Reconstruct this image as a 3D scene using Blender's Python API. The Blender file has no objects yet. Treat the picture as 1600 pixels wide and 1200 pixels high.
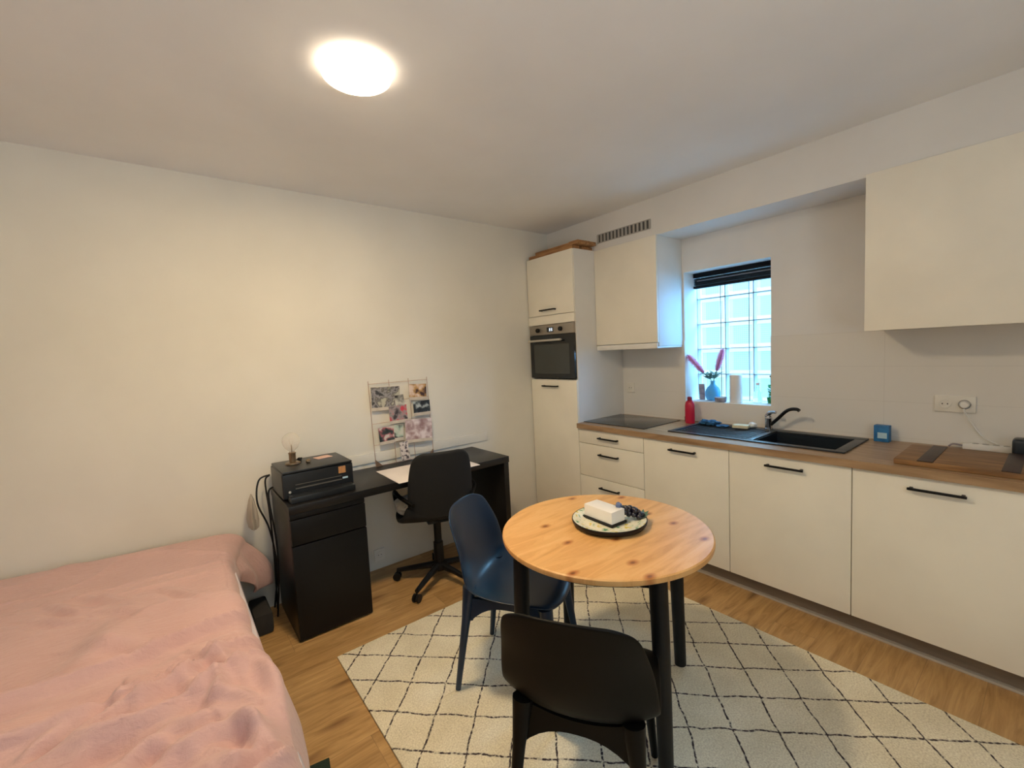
import bpy, bmesh, math, random
from mathutils import Vector, Matrix, Euler, noise
random.seed(7)
PI = math.pi
R = math.radians
sc = bpy.context.scene
COL = sc.collection

# ------------------------------------------------------------------ materials
MATS = {}
def mat(name, col, rough=0.5, metal=0.0, spec=0.5, var=None, vscale=8, bump=0, bscale=60, emit=None, estr=0,
        alpha=1, trans=0, coat=0, sheen=0, vstretch=(1, 1, 1)):
    m = bpy.data.materials.new(name); m.use_nodes = True
    nt = m.node_tree; p = nt.nodes['Principled BSDF']
    p.inputs['Base Color'].default_value = (*col, 1)
    p.inputs['Roughness'].default_value = rough
    p.inputs['Metallic'].default_value = metal
    p.inputs['Specular IOR Level'].default_value = spec
    p.inputs['Alpha'].default_value = alpha
    p.inputs['Transmission Weight'].default_value = trans
    p.inputs['Coat Weight'].default_value = coat
    p.inputs['Sheen Weight'].default_value = sheen
    tc = nt.nodes.new('ShaderNodeTexCoord'); mp = nt.nodes.new('ShaderNodeMapping')
    mp.inputs['Scale'].default_value = vstretch
    nt.links.new(tc.outputs['Object'], mp.inputs['Vector'])
    nz = nt.nodes.new('ShaderNodeTexNoise'); nz.inputs['Scale'].default_value = vscale; nz.inputs['Detail'].default_value = 5
    nt.links.new(mp.outputs[0], nz.inputs['Vector'])
    cr = nt.nodes.new('ShaderNodeValToRGB')
    c2 = var if var else tuple(c * 0.94 for c in col)
    cr.color_ramp.elements[0].position = 0.35; cr.color_ramp.elements[0].color = (*c2, 1)
    cr.color_ramp.elements[1].position = 0.65; cr.color_ramp.elements[1].color = (*col, 1)
    nt.links.new(nz.outputs['Fac'], cr.inputs['Fac']); nt.links.new(cr.outputs['Color'], p.inputs['Base Color'])
    if bump:
        nb = nt.nodes.new('ShaderNodeTexNoise'); nb.inputs['Scale'].default_value = bscale; nb.inputs['Detail'].default_value = 4
        nt.links.new(mp.outputs[0], nb.inputs['Vector'])
        bp = nt.nodes.new('ShaderNodeBump'); bp.inputs['Strength'].default_value = bump; bp.inputs['Distance'].default_value = 0.01
        nt.links.new(nb.outputs['Fac'], bp.inputs['Height']); nt.links.new(bp.outputs['Normal'], p.inputs['Normal'])
    if emit:
        p.inputs['Emission Color'].default_value = (*emit, 1); p.inputs['Emission Strength'].default_value = estr
    MATS[name] = m
    return m

WALL = mat('wall_paint', (.80, .765, .68), .85, spec=.2, vscale=2, bump=.05, bscale=250)
WALLR = mat('wall_paint_kitchen', (.80, .78, .75), .85, spec=.2, vscale=2, bump=.05, bscale=250)
CEIL = mat('ceiling_paint', (.86, .865, .865), .9, spec=.15, vscale=1.5, bump=.03, bscale=200)
CABM = mat('cabinet_lacquer', (.90, .85, .735), .42, spec=.4, vscale=3)
CARC = mat('carcass_white', (.80, .78, .74), .5, vscale=3)
BLK = mat('black_powdercoat', (.006, .006, .007), .45, spec=.3, vscale=20)
BLKP = mat('black_plastic_chair', (.0035, .003, .0025), .5, spec=.18, vscale=30)
BLUP = mat('navy_plastic_chair', (.003, .020, .056), .32, spec=.5, vscale=30)
DESKM = mat('black_brown_veneer', (.010, .008, .007), .36, spec=.4, var=(.005, .004, .004), vscale=6, vstretch=(1, 12, 12))
DARKV = mat('black_drawer_front', (.006, .005, .005), .42, spec=.25, var=(.006, .006, .006), vscale=6, vstretch=(1, 12, 12))
CHAIRF = mat('black_mesh_fabric', (.006, .006, .007), .75, vscale=60, bump=.3, bscale=400)
CREAM = mat('cream_fleece', (.75, .66, .50), .95, var=(.55, .42, .26), vscale=14, bump=.8, bscale=90, sheen=.5)
STEEL = mat('brushed_steel', (.42, .38, .33), .38, metal=.9, vscale=30, vstretch=(1, 1, 14))
CHROME = mat('chrome', (.6, .6, .62), .15, metal=1, vscale=10)
GLASSK = mat('black_oven_glass', (.010, .012, .014), .12, spec=.6, vscale=10)
GLASSW = mat('oven_window_glass', (.045, .05, .048), .12, spec=.7, vscale=10)
HOBM = mat('hob_glass', (.02, .019, .017), .16, spec=.6, vscale=10)
SINKM = mat('black_composite', (.010, .016, .024), .36, spec=.6, vscale=200)
WHITEP = mat('white_plastic', (.82, .80, .76), .4, vscale=10)
IVORY = mat('ivory_ceramic', (.9, .86, .82), .3, vscale=6)
REDP = mat('red_plastic', (.55, .015, .06), .3, vscale=10)
REDD = mat('dark_red_cap', (.22, .008, .03), .35, vscale=10)
BLUEC = mat('blue_cloth', (.03, .16, .34), .85, var=(.015, .07, .16), vscale=20, bump=.6, bscale=60)
BLUEB = mat('blue_carton', (.02, .19, .45), .5, var=(.015, .13, .34), vscale=30)
PALEB = mat('pale_blue_label', (.45, .65, .78), .5, vscale=60)
SPONGE = mat('cream_sponge', (.75, .68, .48), .9, vscale=60, bump=.5, bscale=200)
SHEETM = mat('lilac_sheet', (.62, .56, .60), .9, vscale=8, bump=.4, bscale=18)
BEDM = mat('bed_base_fabric', (.03, .028, .028), .9, vscale=20)
PAPER = mat('desk_pad_white', (.85, .78, .76), .6, vscale=5)
PINKN = mat('pink_note', (.75, .50, .42), .8, vscale=20)
ORANGE = mat('orange_sticker', (.60, .28, .08), .5, var=(.4, .2, .1), vscale=60)
BRASS = mat('aged_brass', (.28, .20, .12), .35, metal=.8, vscale=30)
PRINTM = mat('printer_plastic', (.012, .014, .017), .35, vscale=40)
WOODT = mat('orange_wood_slats', (.48, .25, .10), .6, var=(.28, .13, .05), vscale=6, vstretch=(10, 1, 10))
BOARD = mat('acacia_board', (.33, .17, .062), .5, var=(.17, .08, .028), vscale=5, vstretch=(14, 1, 10))
WALNUT = mat('walnut_strip', (.05, .021, .013), .45, var=(.03, .012, .008), vscale=8, vstretch=(2, 12, 2))
PLINTH = mat('plinth_grey_brown', (.23, .17, .12), .55, var=(.19, .14, .10), vscale=5, vstretch=(1, 1, 10))
ALU = mat('aluminium_strip', (.62, .58, .52), .4, metal=.5, vscale=10)
PINKF = mat('pink_petals', (.98, .52, .64), .8, var=(.92, .42, .62), vscale=80)
GREENL = mat('grey_green_leaf', (.09, .17, .11), .7, vscale=40)
GREENB = mat('green_leaf', (.08, .42, .16), .6, var=(.03, .25, .10), vscale=40)
BLUEG = mat('blue_glass', (.10, .50, .85), .12, alpha=.6, vscale=8)
CLEARG = mat('clear_glass', (.9, .95, 1.0), .05, trans=1, vscale=8)
BULBG = mat('bulb_glass', (.9, .85, .78), .05, alpha=.16, vscale=8)
GREYC = mat('grey_card', (.38, .35, .37), .8, var=(.22, .20, .25), vscale=30)
BAGM = mat('translucent_bag', (.55, .48, .40), .5, alpha=.55, vscale=10, bump=.6, bscale=25)
MATG = mat('dark_green_mat', (.012, .03, .02), .9, vscale=60, bump=.5, bscale=200)
GRILL = mat('vent_dark', (.10, .095, .09), .8, vscale=10)
VENTM = mat('vent_grey', (.42, .40, .37), .5, vscale=10)
BLINDM = mat('black_blind', (.004, .005, .008), .6, spec=.2, vscale=30)
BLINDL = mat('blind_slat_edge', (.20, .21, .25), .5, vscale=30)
GOLD = mat('rose_gold_wire', (.60, .38, .28), .4, metal=.7, vscale=20)
BRKT = mat('brown_corner', (.16, .10, .06), .6, vscale=20)
DKORN = mat('dark_grape', (.012, .010, .022), .25, spec=.7, vscale=20)
BLORN = mat('blue_grey_bloom', (.12, .16, .30), .5, vscale=30)
RIMW = mat('switch_ivory', (.80, .77, .70), .35, vscale=10)

def leafy(m, w):
    nt = m.node_tree; p = nt.nodes['Principled BSDF']; out = nt.nodes['Material Output']
    tl = nt.nodes.new('ShaderNodeBsdfTranslucent'); mx = nt.nodes.new('ShaderNodeMixShader'); mx.inputs[0].default_value = w
    src = p.inputs['Base Color'].links[0].from_socket; nt.links.new(src, tl.inputs[0])
    nt.links.new(p.outputs[0], mx.inputs[1]); nt.links.new(tl.outputs[0], mx.inputs[2]); nt.links.new(mx.outputs[0], out.inputs[0])
leafy(PINKF, .7); leafy(GREENB, .5)
def nodes_of(name, rough=.5):
    m = bpy.data.materials.new(name); m.use_nodes = True
    nt = m.node_tree; p = nt.nodes['Principled BSDF']; p.inputs['Roughness'].default_value = rough
    return m, nt, p
def N(nt, t, **kw):
    n = nt.nodes.new(t)
    for k, v in kw.items():
        if k in ('operation', 'blend_type', 'data_type', 'feature', 'wave_type', 'bands_direction', 'distance'): setattr(n, k, v)
        else: n.inputs[k].default_value = v
    return n
def math_(nt, op, a, b=None, c=None):
    n = nt.nodes.new('ShaderNodeMath'); n.operation = op
    for i, v in enumerate((a, b, c)):
        if v is None: continue
        if hasattr(v, 'links'): nt.links.new(v, n.inputs[i])
        else: n.inputs[i].default_value = v
    return n.outputs[0]
def ramp(nt, fac, stops):
    n = nt.nodes.new('ShaderNodeValToRGB'); e = n.color_ramp.elements
    while len(e) < len(stops): e.new(0.5)
    for i, (pos, c) in enumerate(stops): e[i].position = pos; e[i].color = (*c, 1)
    nt.links.new(fac, n.inputs['Fac']); return n.outputs['Color']
def mixc(nt, fac, a, b, mode='MIX'):
    n = nt.nodes.new('ShaderNodeMix'); n.data_type = 'RGBA'; n.blend_type = mode
    for i, v in ((0, fac), (6, a), (7, b)):
        if hasattr(v, 'links'): nt.links.new(v, n.inputs[i])
        elif i == 0: n.inputs[0].default_value = v
        else: n.inputs[i].default_value = (*v, 1)
    return n.outputs[2]

# oak plank floor, planks run along x
def floor_mat():
    m, nt, p = nodes_of('oak_planks', .42)
    tc = N(nt, 'ShaderNodeTexCoord'); sep = N(nt, 'ShaderNodeSeparateXYZ'); nt.links.new(tc.outputs['Object'], sep.inputs[0])
    x, y = sep.outputs[0], sep.outputs[1]
    row = math_(nt, 'FLOOR', math_(nt, 'DIVIDE', y, .19))
    off = math_(nt, 'MULTIPLY', math_(nt, 'FRACT', math_(nt, 'MULTIPLY', row, .618)), 1.3)
    xc = math_(nt, 'DIVIDE', math_(nt, 'ADD', x, off), 1.3)
    colm = math_(nt, 'FLOOR', xc)
    cid = N(nt, 'ShaderNodeCombineXYZ'); nt.links.new(row, cid.inputs[0]); nt.links.new(colm, cid.inputs[1])
    wn = N(nt, 'ShaderNodeTexWhiteNoise'); nt.links.new(cid.outputs[0], wn.inputs['Vector'])
    # grain
    mp = N(nt, 'ShaderNodeMapping'); mp.inputs['Scale'].default_value = (1.2, 9, 1)
    add = N(nt, 'ShaderNodeVectorMath'); add.operation = 'ADD'
    sc_ = N(nt, 'ShaderNodeVectorMath'); sc_.operation = 'SCALE'; sc_.inputs['Scale'].default_value = 7
    nt.links.new(wn.outputs['Color'], sc_.inputs[0]); nt.links.new(tc.outputs['Object'], add.inputs[0]); nt.links.new(sc_.outputs[0], add.inputs[1])
    nt.links.new(add.outputs[0], mp.inputs['Vector'])
    g1 = N(nt, 'ShaderNodeTexNoise', Scale=2.2, Detail=8, Roughness=.65, Distortion=1.2); nt.links.new(mp.outputs[0], g1.inputs['Vector'])
    mp2 = N(nt, 'ShaderNodeMapping'); mp2.inputs['Scale'].default_value = (2, 60, 1); nt.links.new(add.outputs[0], mp2.inputs['Vector'])
    g2 = N(nt, 'ShaderNodeTexNoise', Scale=2, Detail=4); nt.links.new(mp2.outputs[0], g2.inputs['Vector'])
    c = ramp(nt, g1.outputs['Fac'], [(.25, (.28, .14, .045)), (.45, (.47, .28, .108)), (.62, (.60, .37, .155)), (.8, (.66, .43, .20))])
    c = mixc(nt, .35, c, ramp(nt, g2.outputs['Fac'], [(.3, (.62, .52, .42)), (.7, (1, 1, 1))]), 'MULTIPLY')
    c = mixc(nt, .6, c, ramp(nt, wn.outputs['Value'], [(0, (.84, .80, .76)), (1, (1.0, 1.0, 1.0))]), 'MULTIPLY')
    # dark knots, stretched along the plank
    mp3 = N(nt, 'ShaderNodeMapping'); mp3.inputs['Scale'].default_value = (1.1, 4.2, 1); nt.links.new(tc.outputs['Object'], mp3.inputs['Vector'])
    vo = N(nt, 'ShaderNodeTexVoronoi', Scale=1.0); vo.voronoi_dimensions = '2D'; nt.links.new(mp3.outputs[0], vo.inputs['Vector'])
    kn = ramp(nt, vo.outputs['Distance'], [(.02, (.35, .25, .18)), (.12, (1, 1, 1))])
    c = mixc(nt, .8, c, kn, 'MULTIPLY')
    # joints
    fy = math_(nt, 'FRACT', math_(nt, 'DIVIDE', y, .19)); fx = math_(nt, 'FRACT', xc)
    j = math_(nt, 'MAXIMUM', math_(nt, 'LESS_THAN', fy, .012), math_(nt, 'LESS_THAN', fx, .002))
    c = mixc(nt, math_(nt, 'MULTIPLY', j, .45), c, (.16, .09, .04))
    nt.links.new(c, p.inputs['Base Color'])
    bp = N(nt, 'ShaderNodeBump', Strength=.12, Distance=.004); nt.links.new(g1.outputs['Fac'], bp.inputs['Height']); nt.links.new(bp.outputs[0], p.inputs['Normal'])
    return m
FLOORM = floor_mat()

def rug_mat():
    m, nt, p = nodes_of('cream_berber_rug', .95)
    p.inputs['Specular IOR Level'].default_value = .1
    tc = N(nt, 'ShaderNodeTexCoord'); sep = N(nt, 'ShaderNodeSeparateXYZ')
    wob = N(nt, 'ShaderNodeTexNoise', Scale=9, Detail=3); nt.links.new(tc.outputs['Object'], wob.inputs['Vector'])
    wsub = N(nt, 'ShaderNodeVectorMath'); wsub.operation = 'MULTIPLY_ADD'; wsub.inputs[1].default_value = (.03, .03, 0)
    nt.links.new(wob.outputs['Color'], wsub.inputs[0]); nt.links.new(tc.outputs['Object'], wsub.inputs[2])
    nt.links.new(wsub.outputs[0], sep.inputs[0])
    x, y = sep.outputs[0], sep.outputs[1]
    S = .2385
    def line(v, off, w):
        f = math_(nt, 'FRACT', math_(nt, 'ADD', math_(nt, 'DIVIDE', math_(nt, 'SUBTRACT', v, off), S), .5))
        return math_(nt, 'SUBTRACT', 1, math_(nt, 'MULTIPLY', math_(nt, 'MINIMUM', math_(nt, 'DIVIDE', math_(nt, 'ABSOLUTE', math_(nt, 'SUBTRACT', f, .5)), w), 1), 1))
    l1 = line(math_(nt, 'SUBTRACT', x, y), .9, .030)
    l2 = line(math_(nt, 'ADD', x, y), -3.14 + .03, .034)
    br = N(nt, 'ShaderNodeTexNoise', Scale=75, Detail=2); nt.links.new(tc.outputs['Object'], br.inputs['Vector'])
    brk = math_(nt, 'MULTIPLY', math_(nt, 'SUBTRACT', br.outputs['Fac'], .30), 3.4)
    ln = math_(nt, 'MAXIMUM', l1, math_(nt, 'MULTIPLY', l2, .9))
    msk = N(nt, 'ShaderNodeClamp'); nt.links.new(math_(nt, 'MULTIPLY', math_(nt, 'MULTIPLY', ln, 1.9), brk), msk.inputs[0])
    n1 = N(nt, 'ShaderNodeTexNoise', Scale=160, Detail=4); nt.links.new(tc.outputs['Object'], n1.inputs['Vector'])
    n2 = N(nt, 'ShaderNodeTexNoise', Scale=5, Detail=3); nt.links.new(tc.outputs['Object'], n2.inputs['Vector'])
    c = ramp(nt, n1.outputs['Fac'], [(.3, (.68, .60, .45)), (.65, (.93, .86, .68))])
    c = mixc(nt, .7, c, ramp(nt, n2.outputs['Fac'], [(.35, (.82, .80, .75)), (.65, (1, 1, 1))]), 'MULTIPLY')
    c = mixc(nt, msk.outputs[0], c, (.045, .030, .035))
    nt.links.new(c, p.inputs['Base Color'])
    bp = N(nt, 'ShaderNodeBump', Strength=.6, Distance=.006)
    nt.links.new(n1.outputs['Fac'], bp.inputs['Height']); nt.links.new(bp.outputs[0], p.inputs['Normal'])
    return m
RUGM = rug_mat()

def pine_mat():
    m, nt, p = nodes_of('pine_tabletop', .38)
    tc = N(nt, 'ShaderNodeTexCoord')
    mp = N(nt, 'ShaderNodeMapping'); mp.inputs['Rotation'].default_value = (0, 0, R(-38)); mp.inputs['Scale'].default_value = (1.3, 9, 1)
    nt.links.new(tc.outputs['Object'], mp.inputs['Vector'])
    g = N(nt, 'ShaderNodeTexNoise', Scale=1.8, Detail=5, Distortion=1.5); nt.links.new(mp.outputs[0], g.inputs['Vector'])
    w = math_(nt, 'FRACT', math_(nt, 'MULTIPLY', g.outputs['Fac'], 9))
    c = ramp(nt, g.outputs['Fac'], [(.3, (.66, .33, .11)), (.55, (.80, .45, .17)), (.8, (.84, .52, .23))])
    c = mixc(nt, .35, c, ramp(nt, w, [(0, (.84, .70, .54)), (.25, (1, 1, 1)), (.9, (1, .96, .92))]), 'MULTIPLY')
    mp2 = N(nt, 'ShaderNodeMapping'); mp2.inputs['Rotation'].default_value = (0, 0, R(-38)); mp2.inputs['Scale'].default_value = (3.6, 5.4, 1)
    nt.links.new(tc.outputs['Object'], mp2.inputs['Vector'])
    vo = N(nt, 'ShaderNodeTexVoronoi', Scale=1.0, Randomness=1.0); vo.voronoi_dimensions = '2D'; nt.links.new(mp2.outputs[0], vo.inputs['Vector'])
    kn = ramp(nt, vo.outputs['Distance'], [(.02, (.20, .07, .03)), (.05, (.60, .36, .22)), (.12, (1, 1, 1))])
    c = mixc(nt, .85, c, kn, 'MULTIPLY')
    nt.links.new(c, p.inputs['Base Color'])
    return m
PINE = pine_mat()

def worktop_mat():
    m, nt, p = nodes_of('oak_laminate_worktop', .34)
    tc = N(nt, 'ShaderNodeTexCoord')
    mp = N(nt, 'ShaderNodeMapping'); mp.inputs['Scale'].default_value = (16, 1.5, 10); nt.links.new(tc.outputs['Object'], mp.inputs['Vector'])
    g = N(nt, 'ShaderNodeTexNoise', Scale=2, Detail=6, Distortion=.6); nt.links.new(mp.outputs[0], g.inputs['Vector'])
    c = ramp(nt, g.outputs['Fac'], [(.3, (.26, .155, .082)), (.5, (.37, .235, .13)), (.7, (.44, .29, .17))])
    nt.links.new(c, p.inputs['Base Color'])
    return m
WORKT = worktop_mat()

def tile_mat():
    m, nt, p = nodes_of('white_wall_tiles', .28)
    tc = N(nt, 'ShaderNodeTexCoord'); sep = N(nt, 'ShaderNodeSeparateXYZ'); nt.links.new(tc.outputs['Object'], sep.inputs[0])
    z = math_(nt, 'FRACT', math_(nt, 'DIVIDE', math_(nt, 'SUBTRACT', sep.outputs[2], .92), .2))
    y = math_(nt, 'FRACT', math_(nt, 'DIVIDE', math_(nt, 'ADD', sep.outputs[1], 1.18), .6))
    j = math_(nt, 'MAXIMUM', math_(nt, 'LESS_THAN', z, .012), math_(nt, 'LESS_THAN', y, .004))
    c = mixc(nt, math_(nt, 'MULTIPLY', j, .5), (.76, .735, .69), (.60, .57, .53))
    nt.links.new(c, p.inputs['Base Color']); return m
TILE = tile_mat()

def duvet_mat():
    m, nt, p = nodes_of('dusty_pink_cotton', .9)
    p.inputs['Specular IOR Level'].default_value = .15; p.inputs['Sheen Weight'].default_value = .25
    tc = N(nt, 'ShaderNodeTexCoord')
    n1 = N(nt, 'ShaderNodeTexNoise', Scale=3, Detail=6); nt.links.new(tc.outputs['Object'], n1.inputs['Vector'])
    nt.links.new(ramp(nt, n1.outputs['Fac'], [(.3, (.58, .365, .34)), (.7, (.64, .415, .385))]), p.inputs['Base Color'])
    mp = N(nt, 'ShaderNodeMapping'); mp.inputs['Scale'].default_value = (1, 2.2, 1); mp.inputs['Rotation'].default_value = (0, 0, R(20)); nt.links.new(tc.outputs['Object'], mp.inputs['Vector'])
    n2 = N(nt, 'ShaderNodeTexNoise', Scale=24, Detail=5, Roughness=.55, Distortion=.3); nt.links.new(mp.outputs[0], n2.inputs['Vector'])
    bp = N(nt, 'ShaderNodeBump', Strength=.45, Distance=.015); nt.links.new(n2.outputs['Fac'], bp.inputs['Height']); nt.links.new(bp.outputs[0], p.inputs['Normal'])
    return m
DUVET = duvet_mat()

def block_mat():
    m = bpy.data.materials.new('ribbed_glass_block'); m.use_nodes = True; nt = m.node_tree
    for n in list(nt.nodes): nt.nodes.remove(n)
    out = N(nt, 'ShaderNodeOutputMaterial'); tc = N(nt, 'ShaderNodeTexCoord'); sep = N(nt, 'ShaderNodeSeparateXYZ')
    nt.links.new(tc.outputs['Object'], sep.inputs[0])
    rib = math_(nt, 'ADD', math_(nt, 'MULTIPLY', math_(nt, 'SINE', math_(nt, 'MULTIPLY', sep.outputs[1], 420)), .5), .5)
    rib2 = math_(nt, 'ADD', math_(nt, 'MULTIPLY', math_(nt, 'SINE', math_(nt, 'MULTIPLY', sep.outputs[2], 420)), .5), .5)
    ay = math_(nt, 'ABSOLUTE', sep.outputs[1]); az = math_(nt, 'ABSOLUTE', sep.outputs[2])
    edge = math_(nt, 'GREATER_THAN', math_(nt, 'MAXIMUM', ay, az), .070)
    f = math_(nt, 'MULTIPLY', math_(nt, 'MULTIPLY', rib, rib2), .5)
    c = mixc(nt, f, (.74, .88, .90), (.46, .70, .80)); c = mixc(nt, edge, c, (.95, .99, .97))
    tr = N(nt, 'ShaderNodeBsdfTransparent'); nt.links.new(c, tr.inputs[0])
    gl = N(nt, 'ShaderNodeBsdfGlossy', Roughness=.15); tl = N(nt, 'ShaderNodeBsdfTranslucent'); nt.links.new(c, tl.inputs[0])
    m1 = N(nt, 'ShaderNodeMixShader', Fac=.10); nt.links.new(tr.outputs[0], m1.inputs[1]); nt.links.new(tl.outputs[0], m1.inputs[2])
    m2 = N(nt, 'ShaderNodeMixShader', Fac=.06); nt.links.new(m1.outputs[0], m2.inputs[1]); nt.links.new(gl.outputs[0], m2.inputs[2])
    nt.links.new(m2.outputs[0], out.inputs[0]); return m
BLOCK = block_mat()
MORTAR = mat('block_mortar', (.45, .52, .56), .8, vscale=30)

def photo_mat(name, cols, scale=30, seed=0):
    m, nt, p = nodes_of(name, .35)
    tc = N(nt, 'ShaderNodeTexCoord'); mp = N(nt, 'ShaderNodeMapping'); mp.inputs['Location'].default_value = (seed * 3.1, seed, seed * 1.7)
    nt.links.new(tc.outputs['Object'], mp.inputs['Vector'])
    n1 = N(nt, 'ShaderNodeTexNoise', Scale=scale, Detail=2); nt.links.new(mp.outputs[0], n1.inputs['Vector'])
    k = len(cols)
    nt.links.new(ramp(nt, n1.outputs['Fac'], [(.38 + .24 * i / max(1, k - 1), c) for i, c in enumerate(cols)]), p.inputs['Base Color'])
    return m
def plate_mat():
    m, nt, p = nodes_of('painted_plate_rim', .25)
    tc = N(nt, 'ShaderNodeTexCoord')
    v = N(nt, 'ShaderNodeTexNoise', Scale=38, Detail=2); nt.links.new(tc.outputs['Object'], v.inputs['Vector'])
    v2 = N(nt, 'ShaderNodeTexNoise', Scale=24, Detail=1); nt.links.new(tc.outputs['Object'], v2.inputs['Vector'])
    c = ramp(nt, v.outputs['Fac'], [(.30, (.10, .30, .16)), (.40, (.60, .66, .48)), (.47, (.80, .76, .62)), (.60, (.80, .76, .62)), (.68, (.72, .58, .10))])
    nt.links.new(c, p.inputs['Base Color']); return m
PLATEM = plate_mat()

# ------------------------------------------------------------------ mesh helpers
def newbm(): return bmesh.new()
def box(bm, x0, x1, y0, y1, z0, z1, bev=0, seg=2, M=None):
    g = bmesh.ops.create_cube(bm, size=1)
    vs = g['verts']
    for v in vs:
        v.co = Vector(((x0 + x1) / 2 + v.co.x * (x1 - x0), (y0 + y1) / 2 + v.co.y * (y1 - y0), (z0 + z1) / 2 + v.co.z * (z1 - z0)))
    if bev:
        es = list({e for v in vs for e in v.link_edges})
        r = bmesh.ops.bevel(bm, geom=es, offset=bev, segments=seg, affect='EDGES', profile=.6)
        vs = list({v for f in r['faces'] for v in f.verts} | {v for v in vs if v.is_valid})
    if M is not None:
        for v in vs: v.co = M @ v.co
    return vs
def tube(bm, pts, rad, n=10, cap=True):
    pts = [Vector(p) for p in pts]
    rads = rad if isinstance(rad, (list, tuple)) else [rad] * len(pts)
    rings = []; prev = None
    for i, p in enumerate(pts):
        t = (pts[min(i + 1, len(pts) - 1)] - pts[max(i - 1, 0)]).normalized()
        if prev is None:
            a = Vector((0, 0, 1)) if abs(t.z) < .9 else Vector((1, 0, 0))
            u = t.cross(a).normalized()
        else:
            u = (prev - t * prev.dot(t)).normalized()
        prev = u; w = t.cross(u)
        rings.append([bm.verts.new(p + (u * math.cos(2 * PI * k / n) + w * math.sin(2 * PI * k / n)) * rads[i]) for k in range(n)])
    for a, b in zip(rings, rings[1:]):
        for k in range(n): bm.faces.new((a[k], a[(k + 1) % n], b[(k + 1) % n], b[k]))
    if cap:
        bm.faces.new(rings[0][::-1]); bm.faces.new(rings[-1])
def lathe(bm, prof, cx=0, cy=0, n=32, cap=True):
    rings = [[bm.verts.new((cx + r * math.cos(2 * PI * k / n), cy + r * math.sin(2 * PI * k / n), z)) for k in range(n)] for r, z in prof]
    for a, b in zip(rings, rings[1:]):
        for k in range(n): bm.faces.new((a[k], a[(k + 1) % n], b[(k + 1) % n], b[k]))
    if cap: bm.faces.new(rings[0][::-1]); bm.faces.new(rings[-1])
def smooth_pts(pts, k=6):
    out = []; P = [Vector(p) for p in pts]; n = len(P)
    for i in range(n - 1):
        a, b, c, d = P[max(i - 1, 0)], P[i], P[i + 1], P[min(i + 2, n - 1)]
        for j in range(k):
            t = j / k
            out.append(.5 * ((2 * b) + (c - a) * t + (2 * a - 5 * b + 4 * c - d) * t * t + (3 * b - a - 3 * c + d) * t ** 3))
    out.append(P[-1]); return out
def obj(name, bm, m, parent=None, smooth=True, ang=35, loc=None, rot=None):
    bmesh.ops.recalc_face_normals(bm, faces=bm.faces)
    me = bpy.data.meshes.new(name); bm.to_mesh(me); bm.free()
    for f in me.polygons: f.use_smooth = smooth
    if smooth and ang:
        try: me.set_sharp_from_angle(angle=R(ang))
        except Exception: pass
    for mm in (m if isinstance(m, (list, tuple)) else [m]): me.materials.append(mm)
    o = bpy.data.objects.new(name, me); COL.objects.link(o)
    if parent: o.parent = parent
    if loc: o.location = loc
    if rot: o.rotation_euler = rot
    return o
def boxo(name, dims, m, parent=None, bev=.002, **kw):
    bm = newbm(); box(bm, *dims, bev=bev); return obj(name, bm, m, parent, **kw)
def thing(name, label, cat, loc=(0, 0, 0), rz=0, group=None):
    o = bpy.data.objects.new(name, None); COL.objects.link(o); o.empty_display_size = .1
    o.location = loc; o.rotation_euler = (0, 0, rz)
    return tag(o, label, cat, group)
def tag(o, label, cat, group=None, kind=None):
    o['label'] = label; o['category'] = cat
    if group: o['group'] = group
    if kind: o['kind'] = kind
    return o
def struct(name, bm, m, parent=None, **kw):
    o = obj(name, bm, m, parent, **kw); o['kind'] = 'structure'; return o

# ------------------------------------------------------------------ room
ZC = 2.5665; XL = -5.2; YB = -4.7; WT = .25
bm = newbm(); box(bm, XL, 0, YB, 0, -.1, 0); struct('floor', bm, FLOORM, smooth=False)
bm = newbm(); box(bm, XL, 0, YB, 0, ZC, ZC + .1); struct('ceiling', bm, CEIL, smooth=False)
bm = newbm(); box(bm, XL - .2, WT, 0, .2, -.1, ZC + .1); struct('wall_back', bm, WALL, smooth=False)
# kitchen wall with window hole
WY0, WY1, WZ0, WZ1 = -1.785, -1.165, 1.054, 2.046
bm = newbm()
box(bm, 0, WT, WY1, 0, -.1, ZC + .1); box(bm, 0, WT, YB - .2, WY0, -.1, ZC + .1)
box(bm, 0, WT, WY0, WY1, -.1, WZ0); box(bm, 0, WT, WY0, WY1, WZ1, ZC + .1)
struct('wall_right', bm, WALLR, smooth=False)
# behind the camera: wall with a wide window, left wall
BX0, BX1, BZ0, BZ1 = -4.3, -2.4, .85, 2.25
bm = newbm()
box(bm, XL - .2, BX0, YB - .2, YB, -.1, ZC + .1); box(bm, BX1, 0, YB - .2, YB, -.1, ZC + .1)
box(bm, BX0, BX1, YB - .2, YB, -.1, BZ0); box(bm, BX0, BX1, YB - .2, YB, BZ1, ZC + .1)
struct('wall_front', bm, WALL, smooth=False)
bm = newbm(); box(bm, XL - .2, XL, YB, 0, -.1, ZC + .1); struct('wall_left', bm, WALL, smooth=False)
# bulkhead above the upper cabinets
XB = -.327; ZS = 2.2985
bm = newbm(); box(bm, XB, 0, YB, 0, ZS, ZC); struct('wall_bulkhead', bm, WALLR, smooth=False)
# backsplash tiles
bm = newbm()
TT = .007
box(bm, -TT, 0, WY1, -.585, .9, 1.525); box(bm, -TT, 0, -2.985, WY0, .9, 1.525); box(bm, -TT, 0, WY0, WY1, .9, WZ0)
struct('wall_tiling', bm, TILE, smooth=False)
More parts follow.
